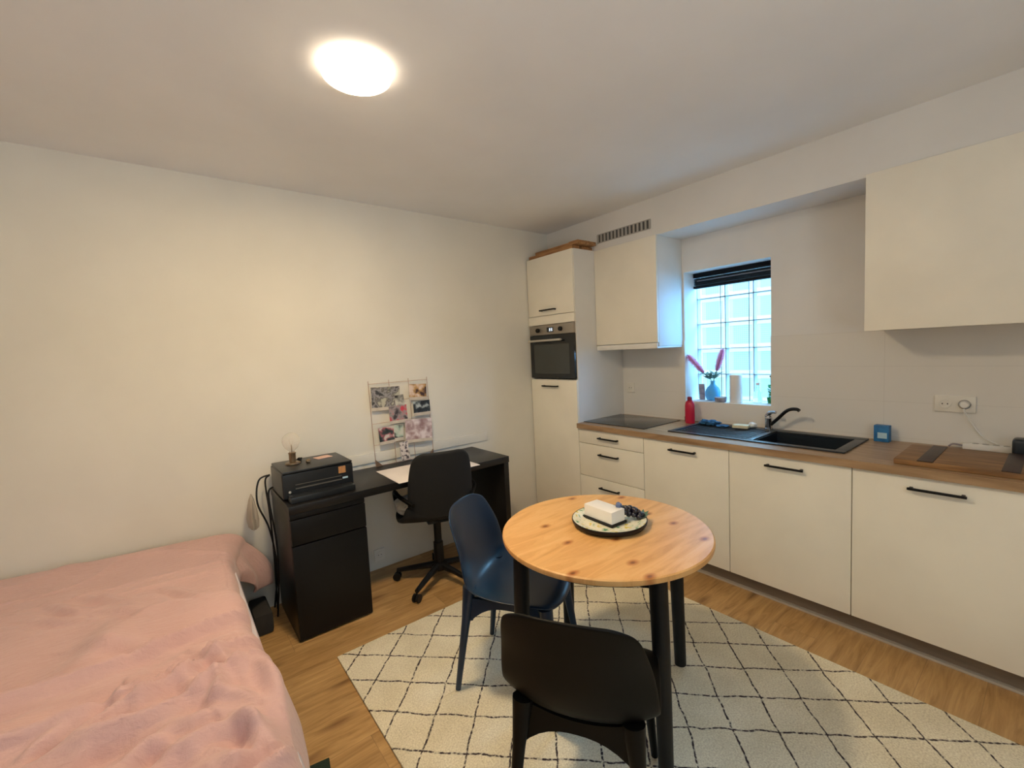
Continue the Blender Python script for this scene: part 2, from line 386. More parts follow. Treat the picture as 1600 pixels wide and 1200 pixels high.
# rear window frame
bm = newbm()
for a, b, c, d in ((BX0, BX1, BZ0, BZ0 + .06), (BX0, BX1, BZ1 - .06, BZ1), (BX0, BX0 + .06, BZ0, BZ1), (BX1 - .06, BX1, BZ0, BZ1), ((BX0 + BX1) / 2 - .04, (BX0 + BX1) / 2 + .04, BZ0, BZ1)):
    box(bm, a, b, YB - .12, YB - .06, c, d)
struct('window_2', bm, WHITEP, smooth=False)
# glass block window: mortar frame, every block a part
bm = newbm()
GX0, GX1 = .185, .245
ys = [WY0, -1.595, -1.39, WY1]; nz = 5; hz = (WZ1 - WZ0) / nz
for y in ys: box(bm, GX0 + .004, GX1 - .004, y - .0035, y + .0035, WZ0, WZ1)
for i in range(nz + 1): box(bm, GX0 + .004, GX1 - .004, WY0, WY1, WZ0 + i * hz - .003, WZ0 + i * hz + .003)
win = struct('window_1', bm, MORTAR, smooth=False)
for i in range(nz):
    for a, b in zip(ys, ys[1:]):
        bm = newbm(); hy = (b - a) / 2 - .004; hh = hz / 2 - .0035
        box(bm, -.03, .03, -hy, hy, -hh, hh, bev=.004)
        o = obj('glass_block', bm, BLOCK, win, smooth=False, loc=((GX0 + GX1) / 2, (a + b) / 2, WZ0 + (i + .5) * hz))
# blind gathered at the top of the window
b = thing('venetian_blind', 'black blind gathered up at the head of the glass block window', 'blind', (.15, (WY0 + WY1) / 2, WZ1))
hw = (WY1 - WY0) / 2 - .004
boxo('headrail', (-.02, .02, -hw, hw, -.035, -.001), BLINDM, b)
bm = newbm()
for i in range(7): box(bm, -.018, .018, -hw + .004, hw - .004, -.046 - i * .008, -.041 - i * .008)
obj('slats', bm, BLINDM, b)
boxo('bottom_rail', (-.02, .02, -hw, hw, -.118, -.098), BLINDM, b)
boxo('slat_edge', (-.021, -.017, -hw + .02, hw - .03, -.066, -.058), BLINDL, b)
for yy in (-.115, .09):
    bm = newbm(); tube(bm, [(-.022, yy, -.11), (-.022, yy, -.985)], .0022, 6); obj('lift_cord', bm, BLINDM, b)

# ------------------------------------------------------------------ ceiling lamp
LX, LY = -2.556, -1.378
lamp = thing('ceiling_lamp', 'round flat white ceiling light, switched on, glowing', 'ceiling lamp', (LX, LY, ZC))
RIMGLOW = mat('opal_rim', (.85, .82, .75), .4, emit=(1, .80, .58), estr=5)
bm = newbm(); lathe(bm, [(.119, 0), (.122, -.012), (.122, -.030), (.118, -.034), (.113, -.034), (.111, -.026)], n=48, cap=False); obj('rim', bm, RIMGLOW, lamp)
LAMPE = bpy.data.materials.new('lit_diffuser'); LAMPE.use_nodes = True
lp = LAMPE.node_tree.nodes['Principled BSDF']; lp.inputs['Emission Color'].default_value = (1, .77, .46, 1); lp.inputs['Emission Strength'].default_value = 170
bm = newbm(); lathe(bm, [(.110, -.028), (.112, -.034), (.106, -.038), (.06, -.041), (.01, -.042)], n=48); obj('diffuser', bm, LAMPE, lamp)

# ------------------------------------------------------------------ kitchen
KH = 'kitchen handles'
def handle(parent, x, y, z, L=.19, horiz=True):
    bm = newbm()
    box(bm, x - .030, x - .021, y - L / 2, y + L / 2, z - .006, z + .006, bev=.003)
    for s in (-1, 1): box(bm, x - .024, x, y + s * (L / 2 - .012) - .006, y + s * (L / 2 - .012) + .006, z - .006, z + .006, bev=.002)
    return obj('handle', bm, BLK, parent)
XF = -.60
Y0, Y1, Y2, Y3, Y4 = -.566, -1.183, -1.780, -2.380, -2.980
TZ = 2.296
tall = thing('tall_oven_cabinet', 'tall cream cabinet in the corner housing the built-in oven', 'cabinet', (0, 0, 0))
bm = newbm()
box(bm, XF + .02, -.002, Y0, -.002, .10, 1.25); box(bm, XF + .02, -.002, Y0, -.002, 1.73, TZ + .004)
box(bm, XF + .02, -.002, Y0, Y0 + .018, 1.25, 1.73); box(bm, XF + .02, -.002, -.02, -.002, 1.25, 1.73); box(bm, -.03, -.002, Y0 + .018, -.02, 1.25, 1.73)
obj('carcass', bm, CARC, tall, smooth=False)
boxo('trim_panel', (XF + .001, XF + .02, Y0 + .001, -.004, 1.722, 1.795), CABM, tall)
d = boxo('door', (XF, XF + .02, Y0 + .002, -.012, 1.80, TZ + .002), CABM, tall); handle(d, XF, -.274, 1.843)
d = boxo('door', (XF, XF + .02, Y0 + .002, -.012, .105, 1.245), CABM, tall); handle(d, XF, -.266, 1.193)
boxo('plinth', (-.53, -.51, Y0, -.002, 0, .10), PLINTH, tall)
ov = thing('built_in_oven', 'compact built-in oven with steel control panel and black glass door', 'oven', (XF, (Y0 - .01) / 2, 1.25))
ohw = .268
boxo('body', (.022, .50, -ohw + .012, ohw - .012, .008, .47), BLK, ov)
boxo('control_panel', (-.004, .02, -ohw, ohw, .385, .468), STEEL, ov)
dr = boxo('door', (-.004, .02, -ohw, ohw, .012, .382), GLASSK, ov)
boxo('window', (-.006, -.003, -ohw + .055, ohw - .05, .05, .30), GLASSW, dr)
bm = newbm(); tube(bm, [(-.035, -ohw + .12, .335), (-.035, ohw - .02, .335)], .010, 12)
for s in (-ohw + .14, ohw - .04): tube(bm, [(-.035, s, .335), (-.002, s, .335)], .006, 8)
obj('handle', bm, ALU, dr)
for s in (-.125, .155):
    bm = newbm(); lathe(bm, [(.019, 0), (.019, .016), (.015, .020), (.004, .021)], n=20)
    obj('knob', bm, BLK, ov, loc=(-.004, s, .425), rot=(0, R(-90), 0))
ds = boxo('display', (-.006, -.003, -.035, .045, .405, .445), GLASSK, ov)
clk = mat('clock_digits', (.8, .85, .9), .4, emit=(.8, .9, 1), estr=1.5)
bm = newbm()
for k, yy in enumerate((.012, .003, -.012, -.021)):
    for zz in (.414, .425, .436): box(bm, -.0075, -.006, yy - .0025, yy + .0025, zz - .0008, zz + .0008)
    box(bm, -.0075, -.006, yy - .003, yy - .002, .414, .436)
obj('digits', bm, clk, ds)

def base_unit(name, label, ya, yb, hy, drawers=False):
    t = thing(name, label, 'cabinet', (0, 0, 0), 0, 'cream kitchen base cabinets')
    bm = newbm()
    box(bm, XF + .02, -.01, yb + .001, yb + .018, .10, .86); box(bm, XF + .02, -.01, ya - .018, ya - .001, .10, .86)
    box(bm, -.018, -.01, yb + .018, ya - .018, .10, .86); box(bm, XF + .02, -.018, yb + .018, ya - .018, .10, .118)
    box(bm, XF + .02, XF + .036, yb + .018, ya - .018, .80, .86)
    obj('carcass', bm, CARC, t, smooth=False)
    boxo('plinth', (-.53, -.512, yb, ya, .0, .10), PLINTH, t, bev=0)
    if drawers:
        for (za, zb, zh) in ((.746, .858, .804), (.481, .742, .673), (.103, .477, .410)):
            o = boxo('drawer', (XF, XF + .02, yb + .002, ya - .002, za, zb), CABM, t); handle(o, XF, hy, zh)
    else:
        o = boxo('door', (XF, XF + .02, yb + .002, ya - .002, .103, .858), CABM, t); handle(o, XF, hy, .806)
    return t
base_unit('drawer_cabinet', 'cream base cabinet with three drawers, under the hob', Y0 - .001, Y1, -.876, True)
base_unit('base_cabinet', 'cream single-door base cabinet between the drawers and the sink bowl', Y1, Y2, -1.484)
base_unit('base_cabinet', 'cream single-door base cabinet under the sink bowl and tap', Y2, Y3, -2.082)
base_unit('base_cabinet', 'cream single-door base cabinet under the wooden chopping board', Y3, Y4, -2.682)
o = boxo('floor_strip', (-.556, -.531, Y4, Y0, 0, .012), ALU, bev=.002); tag(o, 'thin pale strip along the floor at the foot of the plinth', 'strip')
# worktop with sink cutout
SX0, SX1, SY0, SY1 = -.505, -.055, -2.325, -1.315
bm = newbm()
WZa, WZb = .862, .90
box(bm, -.62, SX0 + .01, Y4 - .005, Y0, WZa, WZb); box(bm, SX1 - .01, -.008, Y4 - .005, Y0, WZa, WZb)
box(bm, SX0 + .01, SX1 - .01, SY1 - .01, Y0, WZa, WZb); box(bm, SX0 + .01, SX1 - .01, Y4 - .005, SY0 + .01, WZa, WZb)
tag(obj('kitchen_worktop', bm, WORKT, smooth=False), 'long oak-look worktop running along the kitchen wall', 'worktop')
# hob
hb = thing('induction_hob', 'flat black glass hob let into the worktop beside the tall oven cabinet', 'hob', (-.29, -.855, .9005))
boxo('glass', (-.245, .235, -.29, .29, 0, .005), HOBM, hb, bev=.002)
RING = mat('hob_ring', (.10, .10, .10), .3)
for (cx, cy, r) in ((-.12, .14, .09), (.10, .14, .07), (-.12, -.14, .07), (.10, -.14, .10)):
    bm = newbm()
    for k in range(48):
        a0, a1 = 2 * PI * k / 48, 2 * PI * (k + 1) / 48
        vs = [bm.verts.new((cx + q * math.cos(a), cy + q * math.sin(a), .0053)) for q, a in ((r, a0), (r + .002, a0), (r + .002, a1), (r, a1))]
        bm.faces.new(vs)
    obj('cooking_zone', bm, RING, hb, smooth=False)
# sink
sk = thing('kitchen_sink', 'black composite sink with a ribbed drainer and one bowl', 'sink', (0, 0, .9005))
bm = newbm()
BYa, BYb = -2.275, -1.86; BXa, BXb = -.465, -.125
t_ = .008
box(bm, SX0, BXa, SY0, SY1, 0, t_, bev=.003); box(bm, BXb, SX1, SY0, SY1, 0, t_, bev=.003)
box(bm, BXa, BXb, SY0, BYa, 0, t_, bev=.002); box(bm, BXa, BXb, BYb, BYb + .03, 0, t_, bev=.002)
box(bm, BXa, BXb, SY1 - .03, SY1, 0, t_, bev=.002)
obj('rim', bm, SINKM, sk)
bm = newbm()
box(bm, BXa, BXb, BYb + .03, SY1 - .03, -.006, .001)
for i in range(9):
    x = BXa + .03 + i * .035; box(bm, x, x + .008, BYb + .05, SY1 - .05, .0005, .005, bev=.0015)
obj('drainer', bm, SINKM, sk)
bm = newbm()
w = .006; D = -.19
box(bm, BXa, BXb, BYa, BYb, D, D + w); box(bm, BXa, BXa + w, BYa, BYb, D, 0); box(bm, BXb - w, BXb, BYa, BYb, D, 0)
box(bm, BXa, BXb, BYa, BYa + w, D, 0); box(bm, BXa, BXb, BYb - w, BYb, D, 0)
obj('bowl', bm, SINKM, sk)
bm = newbm(); lathe(bm, [(.04, D + w), (.04, D + w + .004), (.03, D + w + .005)], cx=-.29, cy=-2.07, n=24); obj('drain', bm, CHROME, sk)
# faucet
f = thing('kitchen_faucet', 'single-lever tap with raised spout behind the sink', 'faucet', (-.085, -1.80, .9085))
bm = newbm(); lathe(bm, [(.027, 0), (.027, .008), (.022, .012), (.021, .065), (.023, .075), (.018, .085)], n=24); obj('base', bm, CHROME, f)
bm = newbm(); tube(bm, smooth_pts([(0, -.012, .03), (-.02, -.06, .075), (-.04, -.115, .13), (-.05, -.15, .150), (-.055, -.185, .153), (-.058, -.20, .145)], 5), .0105, 12); obj('spout', bm, BLK, f)
bm = newbm(); tube(bm, smooth_pts([(0, 0, .08), (.0, .005, .095), (-.012, -.02, .115), (-.03, -.055, .12)], 5), [.018] * 5 + [.014] * 5 + [.009] * 6, 12); obj('lever', bm, CHROME, f)
# small things around the sink
o = thing('soap_bottle', 'red upright soap bottle standing on the worktop under the window', 'bottle', (-.118, -1.262, .9005))
bm = newbm(); lathe(bm, [(.034, 0), (.037, .004), (.037, .13), (.033, .155), (.022, .17), (.016, .175)], n=28)
for v in bm.verts: v.co.x *= .7
obj('body', bm, REDP, o)
bm = newbm(); lathe(bm, [(.017, .172), (.017, .195), (.012, .201)], n=20); obj('cap', bm, REDD, o)
boxo('side_label', (-.012, .004, .030, .037, .01, .05), BLK, o)
def lump(name, m, loc, dims, seed=0, amp=.25, sub=3, rz=0, sc_n=3.0):
    bm = newbm(); bmesh.ops.create_icosphere(bm, subdivisions=sub, radius=1)
    for v in bm.verts:
        n = noise.noise(v.co * sc_n * .5 + Vector((seed, seed * 2, 0)))
        v.co *= 1 + amp * n
        v.co = Vector((v.co.x * dims[0], v.co.y * dims[1], max(-.85, v.co.z) * dims[2] + dims[2] * .85))
    return obj(name, bm, m, None, ang=0, loc=loc, rot=(0, 0, rz))
tag(lump('dish_cloth', BLUEC, (-.135, -1.425, .9085), (.045, .07, .018), 2, .7, 4, sc_n=5), 'crumpled blue dish cloth at the back of the drainer', 'cloth')
tag(lump('dish_cloth', BLUEC, (-.17, -1.535, .9085), (.04, .04, .008), 5, .5, 4), 'flat dark blue cloth between the crumpled cloth and the sponge', 'cloth')
o = boxo('sponge', (-.028, .028, -.05, .05, 0, .022), SPONGE, bev=.006, loc=(-.17, -1.66, .9145), rot=(0, 0, R(8))); tag(o, 'cream sponge lying on the drainer beside the tap', 'sponge')
tag(lump('scouring_pad', WHITEP, (-.085, -1.70, .9087), (.024, .028, .02), 3, .3), 'small white rounded pad between the sponge and the tap', 'pad')
o = thing('blue_carton', 'small blue box with pale label at the right end of the sink', 'box', (-.06, -2.385, .9005), R(-4))
boxo('box', (-.022, .022, -.034, .034, 0, .092), BLUEB, o, bev=.003)
boxo('paper_label', (-.0235, -.022, -.026, .016, .02, .052), PALEB, o, bev=0)
cb = thing('chopping_board', 'large reddish wooden board with two dark strips lying on the worktop', 'chopping board', (-.375, -2.752, .9005), 0)
boxo('board', (-.20, .19, -.222, .222, 0, .026), BOARD, cb, bev=.005)
for yy in (.115, -.14): boxo('strip', (-.203, .193, yy - .026, yy + .026, .0255, .029), WALNUT, cb, bev=.001)
o = thing('power_strip', 'white power strip on the worktop, its cord plugged into the double socket', 'power strip', (-.03, -2.80, .9005))
boxo('body', (-.018, .018, -.072, .10, 0, .03), WHITEP, o, bev=.004)
for yy in (-.05, -.015, .02, .055):
    bm = newbm(); lathe(bm, [(.012, .030), (.012, .0315), (.004, .0317)], cx=0, cy=yy, n=16); obj('socket', bm, VENTM, o)
bm = newbm(); tube(bm, smooth_pts([(0, .10, .015), (-.008, .135, .02), (-.012, .15, .006)], 5), .004, 8); obj('cord_end', bm, GREYC, o)
bm = newbm(); tube(bm, smooth_pts([(-.012, .099, .205), (-.008, .088, .17), (.012, .05, .09), (.008, .02, .055), (0, -.02, .036)], 7), .003, 8)
obj('cord', bm, WHITEP, o)
bm = newbm(); lathe(bm, [(.019, 0), (.019, .012), (.014, .02), (.004, .021)], n=24); obj('plug', bm, WHITEP, o, loc=(.0075, .099, .2245), rot=(0, R(-90), 0))
o = thing('black_gadget', 'small dark rounded appliance at the back of the worktop beside the power strip', 'appliance', (-.10, -2.905, .9005))
bm = newbm(); box(bm, -.04, .04, -.035, .035, 0, .088, bev=.02, seg=4); obj('body', bm, SINKM, o)
bm = newbm(); box(bm, -.022, .022, -.026, .0, .087, .097, bev=.004); obj('lid', bm, BLK, o)
# sockets
def socket(name, label, loc, n=1, axis='x', plug=False):
    t = thing(name, label, 'socket', loc, 0 if axis == 'x' else R(90))
    hw = .038 * n
    boxo('face_plate', (-.011, 0, -hw, hw, -.042, .042), RIMW, t, bev=.003)
    for k in range(n):
        yy = (n - 1) * .036 - k * .072
        bm = newbm(); lathe(bm, [(.024, 0), (.024, .002), (.021, .003), (.020, .001)], n=28); obj('insert', bm, VENTM if k == 1 else RIMW, t, loc=(-.011, yy, 0), rot=(0, R(-90), 0))
        bm = newbm(); box(bm, -.0145, -.0135, yy - .012, yy - .008, -.003, .003); box(bm, -.0145, -.0135, yy + .008, yy + .012, -.003, .003); obj('contacts', bm, BLK, t)
    return t
socket('wall_socket', 'double ivory wall socket on the tiles above the chopping board', (-TT, -2.665, 1.125), 2)
socket('wall_socket', 'single white wall socket on the tiles above the hob', (-TT, -.655, 1.14), 1)
socket('wall_socket', 'low white socket on the wall under the desk', (-2.105, 0, .105), 1, 'y')

# hood cabinet
HY0, HY1 = -.568, -1.150
hc = thing('hood_cabinet', 'white wall cabinet with extractor hood hanging above the hob', 'cabinet')
boxo('carcass', (XB + .004, -.002, HY1, HY0, 1.492, ZS - .001), CARC, hc, bev=.001)
boxo('door', (XB - .016, XB + .003, HY1 + .001, HY0 - .001, 1.522, ZS - .002), CABM, hc)
boxo('extractor', (XB - .013, -.01, HY1 + .003, HY0 - .003, 1.478, 1.491), WHITEP, hc, bev=.002)
boxo('pull_out_lip', (XB - .020, XB - .012, HY1 + .003, HY0 - .003, 1.478, 1.518), WHITEP, hc, bev=.003)
# vent grille on bulkhead
vg = thing('vent_grille', 'grey slatted air vent in the wall above the hood cabinet', 'vent', (XB, -.852, 2.387))
boxo('backing', (-.002, 0, -.245, .245, -.032, .032), GRILL, vg, bev=0)
bm = newbm()
box(bm, -.006, -.002, -.25, .25, .030, .036); box(bm, -.006, -.002, -.25, .25, -.036, -.030)
for i in range(15):
    y = -.245 + i * .035; box(bm, -.006, -.002, y - .008, y + .008, -.03, .03)
obj('slats', bm, VENTM, vg, smooth=False)
# right upper cabinet
uc = thing('wall_cabinet', 'large plain white wall cabinet above the chopping board and sockets', 'cabinet')
UY0, UY1 = -2.362, -3.0
boxo('carcass', (XB + .004, -.008, UY1, UY0, 1.53, ZS - .001), CARC, uc, bev=.001)
boxo('door', (XB - .016, XB + .003, UY1, UY0 - .0005, 1.523, ZS + .010), CABM, uc)
# wooden slats on tall cabinet
for k, (xa, xb_, ya, yb, za, lab) in enumerate((
        (-.585, -.50, -.555, -.03, 0, 'front wooden plank lying on top of the tall oven cabinet'),
        (-.47, -.345, -.555, -.05, 0, 'rear wooden plank lying on top of the tall oven cabinet'),
        (-.575, -.36, -.61, -.51, .0305, 'short wooden plank lying crosswise over the two others on the tall cabinet'),
        (-.56, -.46, -.50, -.09, .0305, 'wooden plank stacked second layer over the front plank on the tall cabinet'))):
    bm = newbm(); box(bm, xa, xb_, ya, yb, 0, .028, bev=.003)
    o = obj('wooden_plank', bm, WOODT, loc=(0, 0, TZ + .0045 + za)); tag(o, lab, 'plank', 'wooden planks on the tall cabinet')

# window sill items
SZ = WZ0 + .0005
o = thing('glass_vase', 'round blue glass vase on the windowsill holding flowers', 'vase', (.11, -1.325, SZ))
bm = newbm(); lathe(bm, [(.030, 0), (.045, .006), (.056, .035), (.056, .065), (.044, .095), (.022, .118), (.016, .135), (.019, .150)], n=28, cap=False)
ob = obj('body', bm, BLUEG, o); so = ob.modifiers.new('s', 'SOLIDIFY'); so.thickness = -.003
bm = newbm(); lathe(bm, [(.03, .0005), (.03, .003)], n=24); obj('bottom', bm, BLUEG, o)
def flower(name, label, base, tip, nleaf):
    t = thing(name, label, 'flower', base, 0, 'pink flowers in the blue vase')
    d = Vector(tip) - Vector(base); L = d.length
    bm = newbm(); tube(bm, smooth_pts([(0, 0, -.10), (0, 0, 0), d * .5 + Vector((0, 0, -.005)), d], 5), .0025, 6); obj('stem', bm, GREENL, t)
    bm = newbm(); u = d.normalized()
    for i in range(260):
        s = .33 + .62 * i / 260; a = i * 2.4; rr = (.020 + .014 * random.random()) * math.sin(PI * min(1, (s - .28) / .75)) ** .6 + .003
        side = u.cross(Vector((0, 0, 1))).normalized(); up = u.cross(side)
        p0 = d * s; out = (side * math.cos(a) + up * math.sin(a))
        p1 = p0 + out * rr + u * .012
        wv = u.cross(out) * .0045
        vs = [bm.verts.new(q) for q in (p0 - wv * .4, p0 + out * rr * .6 - wv + u * .004, p1, p0 + out * rr * .6 + wv + u * .004, p0 + wv * .4)]
        bm.faces.new(vs)
    obj('blossom', bm, PINKF, t, ang=0)
    bm = newbm()
    for i in range(nleaf):
        a = i * 2.4; out = Vector((math.cos(a), math.sin(a), .25 + .5 * random.random())).normalized(); l = .05 + .03 * random.random()
        wv = out.cross(Vector((0, 0, 1))).normalized() * .014; b0 = d * (.10 + .18 * (i % 3) / 3)
        vs = [bm.verts.new(q) for q in (b0, b0 + out * l * .5 + wv, b0 + out * l, b0 + out * l * .5 - wv + Vector((0, 0, .003)))]
        bm.faces.new(vs)
    obj('leaf', bm, GREENL, t, ang=0)
flower('pink_flower', 'pink flower spike leaning left out of the blue vase', (.11, -1.322, SZ + .14), (.02, -1.17, SZ + .36), 17)
flower('pink_flower', 'pink flower spike rising right out of the blue vase', (.11, -1.330, SZ + .14), (.10, -1.415, SZ + .40), 17)
o = boxo('photo_card', (-.006, .006, -.022, .022, 0, .125), GREYC, bev=.002, loc=(.12, -1.235, SZ), rot=(0, R(-6), R(6))); tag(o, 'small grey upright card on the windowsill left of the vase', 'card')
o = thing('small_dish', 'small low grey dish on the windowsill in front of the vase', 'dish', (.05, -1.415, SZ))
bm = newbm(); lathe(bm, [(.032, 0), (.040, .004), (.043, .034), (.040, .034), (.036, .008)], n=24); obj('bowl', bm, GREYC, o)
bm = newbm(); lathe(bm, [(.036, .028), (.034, .029)], n=24); obj('wax', bm, IVORY, o)
bm = newbm(); lathe(bm, [(.040, 0), (.042, .003), (.042, .20), (.038, .205), (.01, .203)], n=32)
tag(obj('pillar_candle', bm, IVORY, loc=(.055, -1.525, SZ)), 'tall thick cream pillar candle on the windowsill', 'candle')
o = thing('clear_bottle', 'small clear bottle on the windowsill between candle and plant', 'bottle', (.14, -1.64, SZ))
bm = newbm(); lathe(bm, [(.026, 0), (.029, .005), (.029, .07), (.012, .10), (.011, .125)], n=20); obj('body', bm, CLEARG, o)
bm = newbm(); lathe(bm, [(.012, .126), (.012, .14)], n=14); obj('cap', bm, PINKN, o)
o = thing('green_plant', 'bright green leafy sprig in a small pot at the window corner', 'plant', (.13, -1.735, SZ))
bm = newbm(); lathe(bm, [(.022, 0), (.028, .04), (.026, .04), (.02, .03)], n=20); obj('pot', bm, GREENB, o)
bm = newbm()
for i in range(70):
    a = i * 2.4; z0 = .03 + .09 * random.random(); out = Vector((math.cos(a), math.sin(a), .6)); l = .016 + .012 * random.random()
    b0 = Vector((math.cos(a) * .006, math.sin(a) * .006, z0)); wv = Vector((-math.sin(a), math.cos(a), .1)) * .008
    bm.faces.new([bm.verts.new(q) for q in (b0, b0 + out * l * .5 + wv, b0 + out * l, b0 + out * l * .5 - wv)])
obj('leaves', bm, GREENB, o, ang=0)
bm = newbm(); tube(bm, [(0, 0, .03), (.002, .003, .12), (0, .005, .185)], .0015, 6); bmesh.ops.create_icosphere(bm, subdivisions=2, radius=.007, matrix=Matrix.Translation((0, .005, .19))); obj('stem', bm, GREENL, o)

# ------------------------------------------------------------------ rug, mat
rug = boxo('area_rug', (-2.636, -.902, -3.25, -.771, 0.0005, .012), RUGM, bev=.004)
tag(rug, 'cream rug with dark criss-cross diamond lines under the round table', 'rug')
o = boxo('floor_mat', (-.28, 0, -.42, 0, .0005, .010), MATG, bev=.003, loc=(-2.832, -1.328, 0), rot=(0, 0, R(-10)))
tag(o, 'dark green mat corner on the floor beside the bed', 'mat')

# ------------------------------------------------------------------ desk
DX0, DX1, DY, DZ = -2.752, -1.285, -.514, .748
dk = thing('writing_desk', 'black-brown desk with drawer pedestal standing against the long wall', 'desk')
boxo('desktop', (DX0, DX1, DY, -.022, DZ - .045, DZ), DESKM, dk, bev=.003)
bm = newbm()
PX = DX0 + .40
box(bm, DX0 + .002, DX0 + .02, DY + .018, -.03, 0, DZ - .046, bev=.001); box(bm, PX - .018, PX, DY + .018, -.03, 0, DZ - .046, bev=.001)
box(bm, DX0 + .02, PX - .018, -.045, -.03, .02, DZ - .046); box(bm, DX0 + .02, PX - .018, DY + .03, -.045, .03, .048)
obj('pedestal', bm, DESKM, dk)
boxo('fascia', (DX0 + .003, PX, DY + .004, DY + .017, .676, .702), DARKV, dk)
boxo('drawer', (DX0 + .003, PX, DY, DY + .017, .535, .672), DARKV, dk, bev=.003)
boxo('cabinet_door', (DX0 + .003, PX, DY, DY + .017, .012, .528), DARKV, dk, bev=.003)
boxo('side_panel', (DX1 - .045, DX1 - .002, DY + .006, -.03, 0, DZ - .046), DESKM, dk, bev=.002)
boxo('back_rail', (PX, DX1 - .045, -.045, -.030, .62, DZ - .046), DESKM, dk)
# wall duct behind desk
bm = newbm(); box(bm, -2.33, -1.12, -.012, 0, .775, .843, bev=.002)
o = obj('trim_1', bm, WALL); o['kind'] = 'structure'
# desk pad
o = boxo('desk_pad', (-.29, .29, -.19, .19, 0, .003), PAPER, bev=.001, loc=(-1.862, -.372, DZ + .0005), rot=(0, 0, R(-1))); tag(o, 'white desk pad lying on the black desktop', 'desk pad')
# printer
pr = thing('printer', 'black inkjet printer standing on the left end of the desk', 'printer', (-2.555, -.24, DZ + .0005))
bm = newbm(); box(bm, -.195, .19, -.15, .17, .006, .148, bev=.012, seg=3); obj('body', bm, PRINTM, pr)
bm = newbm(); box(bm, -.19, .185, -.155, .165, .149, .160, bev=.004); obj('scanner_lid', bm, PRINTM, pr)
bm = newbm(); box(bm, -.175, .17, -.235, -.151, .0, .034, bev=.006); obj('paper_tray', bm, PRINTM, pr)
bm = newbm(); box(bm, -.13, .12, -.1535, -.149, .055, .062); box(bm, -.13, .12, -.1535, -.149, .078, .081); obj('output_slot', bm, STEEL if False else GRILL, pr)
boxo('sticker', (.105, .145, -.1525, -.149, .095, .135), ORANGE, pr, bev=0)
boxo('badge', (.125, .155, -.1525, -.149, .060, .070), PALEB, pr, bev=0)
bm = newbm(); lathe(bm, [(.007, 0), (.007, .003), (.003, .004)], n=14); obj('power_button', bm, ALU, pr, loc=(-.16, -.1515, .045), rot=(R(90), 0, 0))
PT = DZ + .161
o = boxo('pink_note', (-.045, .045, -.035, .035, 0, .0025), PINKN, bev=0, loc=(-2.475, -.17, PT), rot=(0, 0, R(12))); tag(o, 'small pale pink note lying on the printer lid', 'note')
lm = thing('bulb_lamp', 'small table lamp with bare clear globe bulb standing on the printer', 'lamp', (-2.652, -.205, PT))
bm = newbm(); lathe(bm, [(.040, 0), (.042, .003), (.040, .010), (.012, .012)], n=28); obj('base', bm, BRASS, lm)
bm = newbm(); lathe(bm, [(.018, .012), (.019, .03), (.019, .060), (.022, .066), (.016, .070)], n=20); obj('lamp_socket', bm, BRASS, lm)
bm = newbm(); lathe(bm, [(.012, .068), (.016, .080), (.034, .096), (.046, .118), (.049, .137), (.045, .158), (.030, .176), (.010, .185), (.002, .186)], n=32, cap=False); ob = obj('bulb', bm, BULBG, lm)
so = ob.modifiers.new('s', 'SOLIDIFY'); so.thickness = -.0008
bm = newbm()
tube(bm, [(0, 0, .07), (0, 0, .115)], .003, 6); tube(bm, [(-.006, 0, .115), (-.010, 0, .145), (0, 0, .15), (.010, 0, .145), (.006, 0, .115)], .0008, 5); obj('filament', bm, BRASS, lm)
for k, (dx, dy, m, l) in enumerate(((.075, -.045, BRASS, 'small brass object beside the bulb lamp on the printer'), (.05, .055, BLK, 'small black object behind the bulb lamp on the printer'))):
    tag(lump('trinket', m, (-2.652 + dx, -.205 + dy, PT), (.014, .012, .012), k + 3, .4), l, 'trinket')
# cables and bag left of the desk
cabs = [[(-2.77, -.16, .86), (-2.83, -.17, .84), (-2.85, -.20, .72), (-2.80, -.18, .55), (-2.775, -.15, .30), (-2.80, -.12, .05)],
        [(-2.765, -.09, .84), (-2.785, -.075, .80), (-2.775, -.07, .60), (-2.772, -.07, .35), (-2.778, -.06, .008)],
        [(-2.77, -.22, .80), (-2.80, -.25, .76), (-2.785, -.28, .50), (-2.79, -.26, .25), (-2.80, -.20, .03)]]
for pts, l in zip(cabs, ('black cable looping out left of the printer', 'straight dark cable behind the looping cable, left of the desk', 'dark cable hanging closest to the front of the desk side')):
    bm = newbm(); tube(bm, smooth_pts(pts, 7), .005, 8); tag(obj('power_cable', bm, BLK), l, 'cable', 'cables hanging beside the desk')
bm = newbm(); prof = [(.006, .0), (.035, -.035), (.055, -.09), (.065, -.14), (.055, -.19), (.025, -.21)]
lathe(bm, prof, n=26)
for v in bm.verts:
    a = math.atan2(v.co.y, v.co.x); q = 1 + .22 * math.sin(5 * a + v.co.z * 9) * min(1, abs(v.co.z) * 8); v.co.x *= .42 * q; v.co.y *= q
tag(obj('plastic_bag', bm, BAGM, loc=(-2.865, -.085, .75)), 'crumpled translucent bag hanging by the wall between bed and desk', 'bag')

